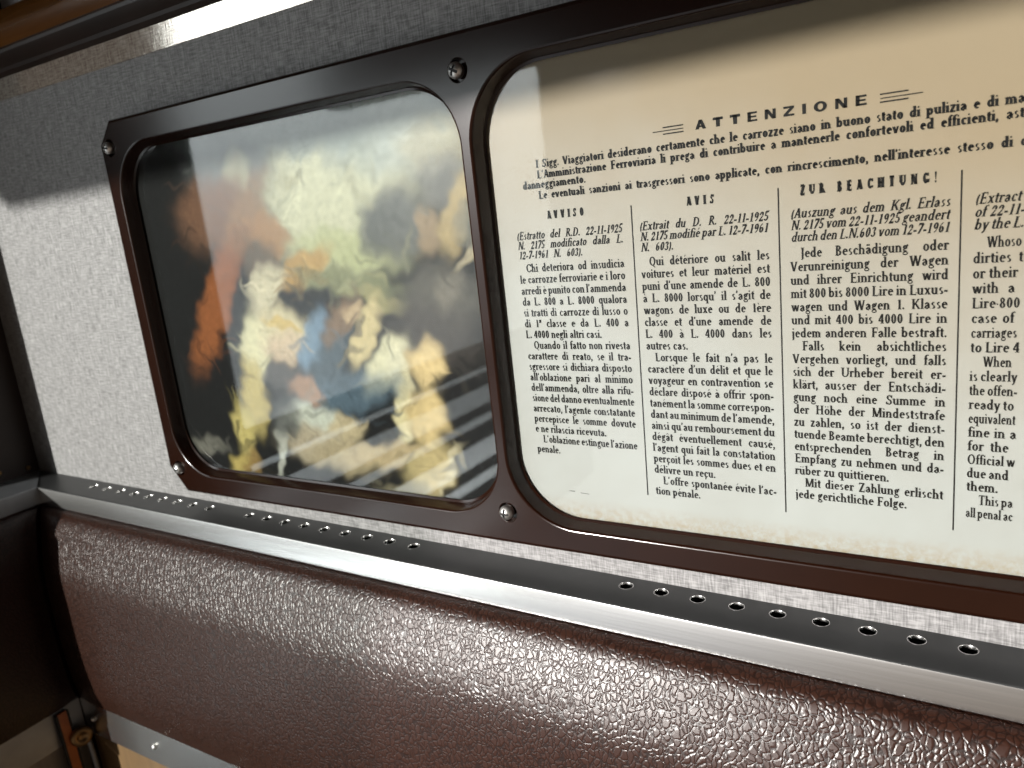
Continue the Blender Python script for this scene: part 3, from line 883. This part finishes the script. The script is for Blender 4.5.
# ---- the wide grotesque headline
def headline():
    out = []
    def bar(p, q, w, W=None):
        pass
    T, tt = .30, .20
    def g(ch, x, z, h, w):
        Q = []
        R = lambda a, b, c, d: Q.append([(a, b), (c, b), (c, d), (a, d)])
        if ch == 'A': Q.append([(0, 0), (.32, 0), (.66, 1), (.36, 1)]); Q.append([(1.02, 0), (.70, 0), (.36, 1), (.66, 1)]); R(.28, .20, .76, .38)
        if ch == 'T': R(0, .72, .92, 1); R(.28, 0, .64, 1)
        if ch == 'E': R(0, 0, .30, 1); R(0, .80, .84, 1); R(0, .41, .78, .59); R(0, 0, .86, .20)
        if ch == 'N': R(0, 0, .27, 1); R(.68, 0, .95, 1); Q.append([(0, 1), (.33, 1), (.95, 0), (.62, 0)])
        if ch == 'Z': R(0, .79, .90, 1); R(0, 0, .92, .21); Q.append([(0, .2), (.36, .2), (.90, .8), (.54, .8)])
        if ch == 'I': R(0, 0, .31, 1)
        if ch == 'O':
            n = 22
            for i in range(n):
                a, b = 2 * math.pi * i / n, 2 * math.pi * (i + 1) / n
                o_ = lambda t: (.52 + .53 * math.cos(t), .5 + .52 * math.sin(t))
                i_ = lambda t: (.52 + .22 * math.cos(t), .5 + .30 * math.sin(t))
                Q.append([o_(a), o_(b), i_(b), i_(a)])
        for q in Q:
            out.append([(x + a * w, z + b * h) for a, b in q])
    wid = {'A': 1.02, 'T': .92, 'E': .86, 'N': .95, 'Z': .92, 'I': .31, 'O': 1.05}
    word = 'ATTENZIONE'
    x0, x1, h, z = -0.3300, -0.1255, 0.0116, 0.0693
    w_ = 0.0140
    gap = ((x1 - x0) - sum(wid[c] for c in word) * w_) / (len(word) - 1)
    x = x0
    for c in word:
        g(c, x, z, h, w_)
        x += wid[c] * w_ + gap
    return out
hl = headline()
for xa, xb, zz, th in ((-0.3742, -0.3458, 0.0780, .0008), (-0.3885, -0.3458, 0.0737, .0006), (-0.3742, -0.3458, 0.0696, .0008),
                       (-0.1116, -0.0821, 0.0784, .0008), (-0.1112, -0.0675, 0.0738, .0006), (-0.1116, -0.0821, 0.0697, .0008)):
    hl.append([(xa, zz - th), (xb, zz - th), (xb, zz + th), (xa, zz + th)])
print_mesh('heading', hl, 'bold wide heading ATTENZIONE between triple rules')

out = []
BOLD = dict(T=.25, t=.135, sx=1.03)
set_line(out, 'I Sigg. Viaggiatori desiderano certamente che le carrozze siano in buono stato di pulizia e di ma', -0.5715, 0.0484, 0.0115, 0.0290, **BOLD)
set_line(out, "L'Amministrazione Ferroviaria li prega di contribuire a mantenerle confortevoli ed efficienti, ast", -0.5710, 0.0332, 0.0115, 0.0290, **BOLD)
set_line(out, 'danneggiamento.', -0.5970, 0.0194, 0.0115, -0.4925, **BOLD)
set_line(out, "Le eventuali sanzioni ai trasgressori sono applicate, con rincrescimento, nell'interesse stesso di c", -0.5715, 0.0038, 0.0115, 0.0325, **BOLD)
print_mesh('introduction_text', out)

C1 = ['>Chi deteriora od insudicia', 'le carrozze ferroviarie e i loro', "arredi è punito con l'ammenda", 'da L. 800 a L. 8000 qualora', 'si tratti di carrozze di lusso o', 'di 1^ classe e da L. 400 a',
      '<L. 4000 negli altri casi.', '>Quando il fatto non rivesta', 'carattere di reato, se il tra-', 'sgressore si dichiara disposto', "all'oblazione pari al minimo", "dell'ammenda, oltre alla rifu-",
      'sione del danno eventualmente', "arrecato, l'agente constatante", 'percepisce le somme dovute', '<e ne rilascia ricevuta.', ">L'oblazione estingue l'azione", '<penale.']
C2 = ['>Qui détériore ou salit les', 'voitures et leur matériel est', "puni d'une amende de L. 800", "à L. 8000 lorsqu' il s'agit de", 'wagons de luxe ou de 1ère', "classe et d'une amende de", 'L. 400 à L. 4000 dans les',
      '<autres cas.', ">Lorsque le fait n'a pas le", "caractère d'un délit et que le", 'voyageur en contravention se', 'déclare disposé à offrir spon-', 'tanément la somme correspon-', "dant au minimum de l'amende,",
      "ainsi qu'au remboursement du", 'dégât éventuellement causé,', "l'agent qui fait la constatation", 'perçoit les sommes dues et en', '<délivre un reçu.', ">L'offre spontanée évite l'ac-", '<tion pénale.']
C3 = ['>Jede Beschãdigung oder', 'Verunreinigung der Wagen', 'und ihrer Einrichtung wird', 'mit 800 bis 8000 Lire in Luxus-', 'wagen und Wagen 1. Klasse', 'und mit 400 bis 4000 Lire in', 'jedem anderen Falle bestraft.',
      '>Falls kein absichtliches', 'Vergehen vorliegt, und falls', 'sich der Urheber bereit er-', 'klärt, ausser der Entschädi-', 'gung noch eine Summe in', 'der Höhe der Mindeststrafe', 'zu zahlen, so ist der dienst-',
      'tuende Beamte berechtigt, den', 'entsprechenden Betrag in', 'Empfang zu nehmen und da-', '<rüber zu quittieren.', '>Mit dieser Zahlung erlischt', '<jede gerichtliche Folge.']
C4 = [('Whoso', .0315), ('dirties t', .0335), ('or their', .0295), ('with a', .0270), ('Lire*800', .0325), ('case of', .0275), ('carriages', .0310), ('to Lire 4', .0340), ('When', .0270), ('is clearly', .0330), ('the offen-', .0335), ('ready to', .0310),
      ('equivalent', .0330), ('fine in a', .0345), ('for the', .0275), ('Official w', .0345), ('due and', .0285), ('them.', None), ('This pa', .0340), ('all penal ac', .0345)]
H1 = 0.0123
def column(lines, xa, xb, head, hx, hxb, ital, hh=0.0118, hT=.23, htr=.22):
    out = []
    for n, tx in enumerate(lines):
        z = -0.1035 - 0.01718 * n
        ind = tx[0] == '>'
        full = tx[0] != '<'
        tx = tx.lstrip('<>')
        set_line(out, tx, xa + (0.0125 if ind else 0), z, H1, xb if full else None, T=.19, t=.115, sx=.96)
    for n, (tx, x1) in enumerate(ital):
        set_line(out, tx, xa + (0.0015 if n else 0.001), -0.0540 - 0.0146 * n, 0.0120, x1, T=.185, t=.11, slant=.24, sx=.94, space=.34)
    print_mesh('column_text', out)
    out = []
    n_ = len(head)
    nat = sum(glyph(c, Pen(.3, .13)) if c != ' ' else .55 for c in head)
    tr = ((hxb - hx) / (hh * .66) - nat) / (n_ - 1)
    x = hx
    for c in head:
        if c == ' ': x += (.55 + tr) * hh * .66; continue
        e = set_line(out, c, x, -0.0262, hh, None, T=.43, t=.20, sx=.66)
        x = e + tr * hh * .66
    if out: print_mesh('column_heading', out)
column(C1, -0.6180, -0.4425, 'AVVISO', -0.5600, -0.4998, [('(Estratto del R.D. 22-11-1925', -0.4425), ('N. 2175 modificato dalla L.', -0.4425), ('12-7-1961 N. 603).', -0.5075)])
column(C2, -0.4180, -0.2405, 'AVIS', -0.3467, -0.3098, [('(Extrait du D. R. 22-11-1925', -0.2410), ('N. 2175 modifié par L. 12-7-1961', -0.2420), ('N. 603).', -0.3690)])
column(C3, -0.2153, -0.0387, 'ZUR BEACHTUNG!', -0.2013, -0.0520, [('(Auszung aus dem Kgl. Erlass', -0.0385), ('N. 2175 vom 22-11-1925 geandert', -0.0390), ('durch den L.N.603 vom 12-7-1961', -0.0392)])
out = []
for n, (tx, x1) in enumerate(C4):
    z = -0.1035 - 0.01732 * n
    ind = n in (0, 8, 18)
    set_line(out, tx, -0.0146 + (0.0130 if ind else 0), z, H1, x1, T=.19, t=.115, sx=.96)
for n, (tx, x1) in enumerate((('(Extract', .0290), ('of 22-11-', .0325), ('by the L.', .0325))):
    set_line(out, tx, -0.0148, -0.0544 - 0.0143 * n, 0.0120, x1, T=.185, t=.11, slant=.24, sx=.94)
print_mesh('column_text', out)
def crooked(xa, za, xb, zb, w_):
    n = 10
    q = []
    for k in range(n):
        t0, t1 = k / n, (k + 1) / n
        q.append([(xa + (xb - xa) * t0 - w_, za + (zb - za) * t0), (xa + (xb - xa) * t0 + w_, za + (zb - za) * t0),
                  (xa + (xb - xa) * t1 + w_, za + (zb - za) * t1), (xa + (xb - xa) * t1 - w_, za + (zb - za) * t1)])
    return q
for xa, za, xb, zb in ((-0.4265, -0.0185, -0.4313, -0.4506), (-0.2279, -0.0149, -0.2287, -0.4532), (-0.0278, -0.0155, -0.0274, -0.4524)):
    print_mesh('column_rule', crooked(xa, za, xb, zb, 0.0008))
# the tiny printer's line at the foot is worn to faint dashes
print_mesh('imprint', [[(-0.566, -0.4585), (-0.556, -0.4585), (-0.556, -0.4575), (-0.566, -0.4575)], [(-0.5460, -0.4600), (-0.531, -0.4605), (-0.531, -0.4597), (-0.5460, -0.4592)]])

# ================================================================ perforated rails, cushions, lower strips
TILT = -0.0100
OFF = 0.0642                # the left ledge is deeper than the back one by this much
WF = 0.0882                 # depth of the back ledge
def rail(name, L, holes, label, side):
    """side 'b': runs along +x on the back wall; 's': runs along -y on the left wall. Mitred at the corner."""
    root = thing(name, label, 'rail', (XL + 0.6, YW, -0.6) if side == 'b' else (XL, -0.2, -0.6))
    def put(s, wd, z):      # s = distance along from the corner, wd = distance out from the wall
        if side == 'b':
            return (XL + s, YW - wd, z + TILT * s)
        return (XL + wd, YW - s, z)
    zt, zbot = -0.5832, -0.6312
    dep = WF if side == 'b' else WF + OFF
    cor = WF + OFF if side == 'b' else WF
    f_in = dep - 0.004
    top = lambda s, wd: put(s, wd, zt)
    loops = [[(0.0005, 0.0005), (f_in * cor / dep, f_in), (L, f_in), (L, 0.0005)]] + [circle(hx, hw, 0.0117, 20) for hx, hw in holes]
    parts = [fill_loops(loops, top)]
    seq = [(f_in, zt), (dep - 0.0022, zt - 0.0004), (dep - 0.0007, zt - 0.0018), (dep, zt - 0.0045), (dep, zbot + 0.0015), (dep - 0.0012, zbot), (dep - 0.010, zbot)]
    strip = lambda q: loft([[put(wd - dep + cor, wd, z) for wd, z in q], [put(L, wd, z) for wd, z in q]])
    open_strip = lambda q: (strip(q)[0], [f for f in strip(q)[1] if abs(f[0] - f[1]) == 1])
    parts.append(open_strip(seq[:3]))
    for hx, hw in holes:
        ring = lambda r, dz: [tuple(Vector(top(hx + r * math.cos(2 * math.pi * k / 20), hw + r * math.sin(2 * math.pi * k / 20))) + Vector((0, 0, -dz))) for k in list(range(20)) + [0]]
        parts.append(loft([ring(0.0117, 0), ring(0.0117, 0.0010)]))
    o = mesh_obj('top_plate', *join(*parts), M['plate_grey' if side == 'b' else 'dull'], root, smooth=True, recalc=False)
    weld(o, 1e-7); sharpen(o, 20)
    o['label'] = 'dark grey perforated top plate' if side == 'b' else 'dimly lit metal top plate'
    o = mesh_obj('front_face', *open_strip(seq[2:]), M['alu' if side == 'b' else 'dull'], root, smooth=True, recalc=False)
    weld(o, 1e-7); sharpen(o, 30)
    o['label'] = 'bright brushed aluminium face' if side == 'b' else 'dimly lit metal face'
    rim = None
    for hx, hw in holes:
        c = Vector(top(hx, hw)) * S - base_of(root)
        if rim is None:
            V, F = lathe([(0.0117, 0.0002), (0.0108, 0.0003), (0.0103, -0.0012), (0.0103, -0.0045), (0.0112, -0.0045), (0.0117, -0.0011)], (0, 0, 0), (0, 0, 1), 24)
            V, F = V, [f for f in F if len(f) == 4] + [(5 * 24 + k, 5 * 24 + (k + 1) % 24, (k + 1) % 24, k) for k in range(24)]
            rim = mesh_obj('hole_rim', V, F, M['alu'], None, smooth=True)
            rim.parent = root; rim.location = c; rim['label'] = 'bright metal hole edge'
            sharpen(rim, 40)
        else:
            r2 = rim.copy(); col.objects.link(r2); r2.parent = root; r2.location = c
    if side == 'b':
        mesh_obj('hole_shade_sheet', *prism([(YW - 0.0035, -0.63), (YW - 0.0035, -0.590), (YW - 0.002, -0.590), (YW - 0.002, -0.63)], [lambda a, c: (XL + 0.05, a, c), lambda a, c: (XR, a, c + TILT * (XR - XL))]), M['dark'], root)  # dark sheet standing in for the shade behind the vent holes
    return root
HOLES = [-1.9346, -1.8770, -1.8189, -1.7620, -1.7060, -1.6513, -1.5960, -1.5390, -1.4793, -1.3478, -1.2930, -1.2380, -1.1810, -1.1250, -1.0680, -1.0110, -0.9540, -0.8958,
         -0.4711, -0.4134, -0.3560, -0.2980, -0.2400, -0.1820, -0.1230, -0.0645, -0.0065]
rail('vent_rail', XR - XL, [(x - XL, 0.0318 - 0.0026 * (x + 1.93)) for x in HOLES], 'brushed aluminium ledge rail with groups of round vent holes under the frame', 'b')
rail('edge_rail', 0.40, [], 'dimly lit metal ledge rail without holes along the dark left wall', 's')

PROF = [(0.0765, -0.6335), (0.0925, -0.6340), (0.1025, -0.6368), (0.1125, -0.6440), (0.1225, -0.6600), (0.1335, -0.6880), (0.1490, -0.7290), (0.1610, -0.7690), (0.1670, -0.8140), (0.1695, -0.8760), (0.1700, -0.946), (0.1675, -1.026), (0.1595, -1.102), (0.1495, -1.146), (0.1460, -1.159), (0.1355, -1.165)]
def smooth_prof(P_, n=6):
    out = []
    for i in range(len(P_) - 1):
        p0, p1, p2, p3 = P_[max(0, i - 1)], P_[i], P_[i + 1], P_[min(len(P_) - 1, i + 2)]
        for k in range(n):
            t = k / n
            out.append(tuple(0.5 * (2 * p1[j] + (-p0[j] + p2[j]) * t + (2 * p0[j] - 5 * p1[j] + 4 * p2[j] - p3[j]) * t * t + (-p0[j] + 3 * p1[j] - 3 * p2[j] + p3[j]) * t ** 3) for j in (0, 1)))
    out.append(P_[-1])
    return out
SP = smooth_prof(PROF)
def cushion_mesh(side, L, seg=40):
    rows = []
    for k in range(seg + 1):
        t = (k / seg) ** 1.6
        row = []
        for wd, z in SP:
            s0 = wd + 0.0015 + (OFF if side == 'b' else 0.0)
            s = s0 + (L - s0) * t
            # the pad draws in a little against its neighbour at the corner
            pull = 0.006 * math.exp(-((s - s0) / 0.03) ** 2)
            wv = wd - pull
            if side == 'b':
                row.append((XL + s, YW - wv, z + TILT * s * max(0.0, min(1.0, (z + 1.15) / 0.5))))
            else:
                row.append((XL + OFF + wv, YW - s, z))
        rows.append(row)
    V, F = loft(rows)
    # close the loft open side: loft() treats rows as open strips joined i->i+1 cyclically
    return V, F
BYW = YW - 0.1434           # face of the lower strip on the back wall
def riveted(root, strip, pts, axis):
    for c in pts:
        o = mesh_obj('rivet', *lathe([(0.0075, 0.0), (0.0072, 0.0025), (0.0058, 0.0048), (0.003, 0.0062), (0.0006, 0.0066)], c, axis, 16), M['steel'], strip, smooth=True)

seat = thing('upholstered_backrest', 'brown grained leather backrest with riveted metal strip, below the perforated rail', 'backrest', (-0.6, YW, -1.3))
mesh_obj('pad', *cushion_mesh('b', XR - XL, 60), M['leather'], seat, smooth=True)
strip_prof = [(0.0, -1.1578), (0.0, -1.2590), (0.010, -1.2590), (0.010, -1.1578), (0.0075, -1.1540), (0.002, -1.1545)]
st = mesh_obj('edge_strip', *prism([(a, b) for a, b in strip_prof], [lambda a, b: (XL + OFF + 0.1454, BYW + a, b), lambda a, b: (XR, BYW + a, b - 0.012)]), M['alu'], seat, smooth=True)
sharpen(st, 25)
riveted(seat, st, [(x, BYW - 0.0003, -1.2110) for x in (-1.9971, -1.7295, -1.462, -1.194, -0.926)], (0, -1, 0))
o = mesh_obj('board', *box(XL + OFF + 0.15, XR, BYW + 0.010, YW - 0.004, -2.2, -1.2595), M['wood'], seat)
o['label'] = 'honey-coloured wooden back board'
mesh_obj('pad_core', *box(XL + 0.16, XR, YW - 0.09, YW - 0.004, -1.255, -0.72), M['dark'], seat)

side = thing('side_backrest', 'shadowed dark brown leather backrest on the left wall, at the photo edge', 'backrest', (XL, -1.0, -1.3))
mesh_obj('pad', *cushion_mesh('s', 0.39, 30), M['leather_shaded'], side, smooth=True)
BXL = XL + OFF + 0.1434
st = mesh_obj('edge_strip', *prism([(a, b) for a, b in strip_prof], [lambda a, b: (BXL - a, YW - 0.1454, b), lambda a, b: (BXL - a, -0.35, b)]), M['dull'], side, smooth=True)
sharpen(st, 25)
o = mesh_obj('board', *box(XL + 0.003, BXL - 0.010, -0.35, YW - 0.15, -2.2, -1.2595), M['wood_grey'], side)
mesh_obj('pad_core', *box(XL + 0.003, XL + 0.10, -0.35, YW - 0.10, -1.255, -0.72), M['dark'], side)

# the strap and its knob in the corner
stp = thing('leather_strap', 'orange-brown leather strap with bronze knob hanging in the lower left corner', 'strap', (BXL + 0.01, -0.159, -1.20))
def ribbon(cy, hw, x0, x1):
    pr = [(-hw, x0), (hw, x0), (hw, x1), (-hw, x1)]
    pl = []
    for k in range(13):
        z = -1.166 - 0.36 * k / 12
        bow = 0.006 * math.sin(k / 12 * math.pi)
        pl.append(lambda a, b, z=z, bow=bow: (b + bow, cy + a, z))
    return prism(pr, pl)
mesh_obj('strap_band', *ribbon(-0.1590, 0.0110, BXL + 0.006, BXL + 0.012), M['strap'], stp)
o = mesh_obj('strap_edge', *join(ribbon(-0.1730, 0.0028, BXL + 0.0055, BXL + 0.013), ribbon(-0.1450, 0.0028, BXL + 0.0055, BXL + 0.013)), M['dark'], stp)
o['label'] = 'dark stitched edge'
KC = (BXL + 0.014, -0.1290, -1.2500)
mesh_obj('knob', *lathe([(0.010, -0.012), (0.010, 0.002), (0.024, 0.004), (0.027, 0.009), (0.027, 0.016), (0.024, 0.021), (0.012, 0.023), (0.011, 0.019), (0.001, 0.019)], KC, (1, -0.35, 0.05), 28), M['bronze'], stp, smooth=True)
o = mesh_obj('hook_bar', *prism(circle(0, 0, 0.007, 12), [lambda a, b, k=k: (BXL + 0.020 + b + 0.010 * math.sin(k / 10 * 3.1), -0.1165 + a, -1.262 - 0.24 * k / 10) for k in range(11)]), M['dull'], stp, smooth=True)
o['label'] = 'grey metal bar beside the knob'
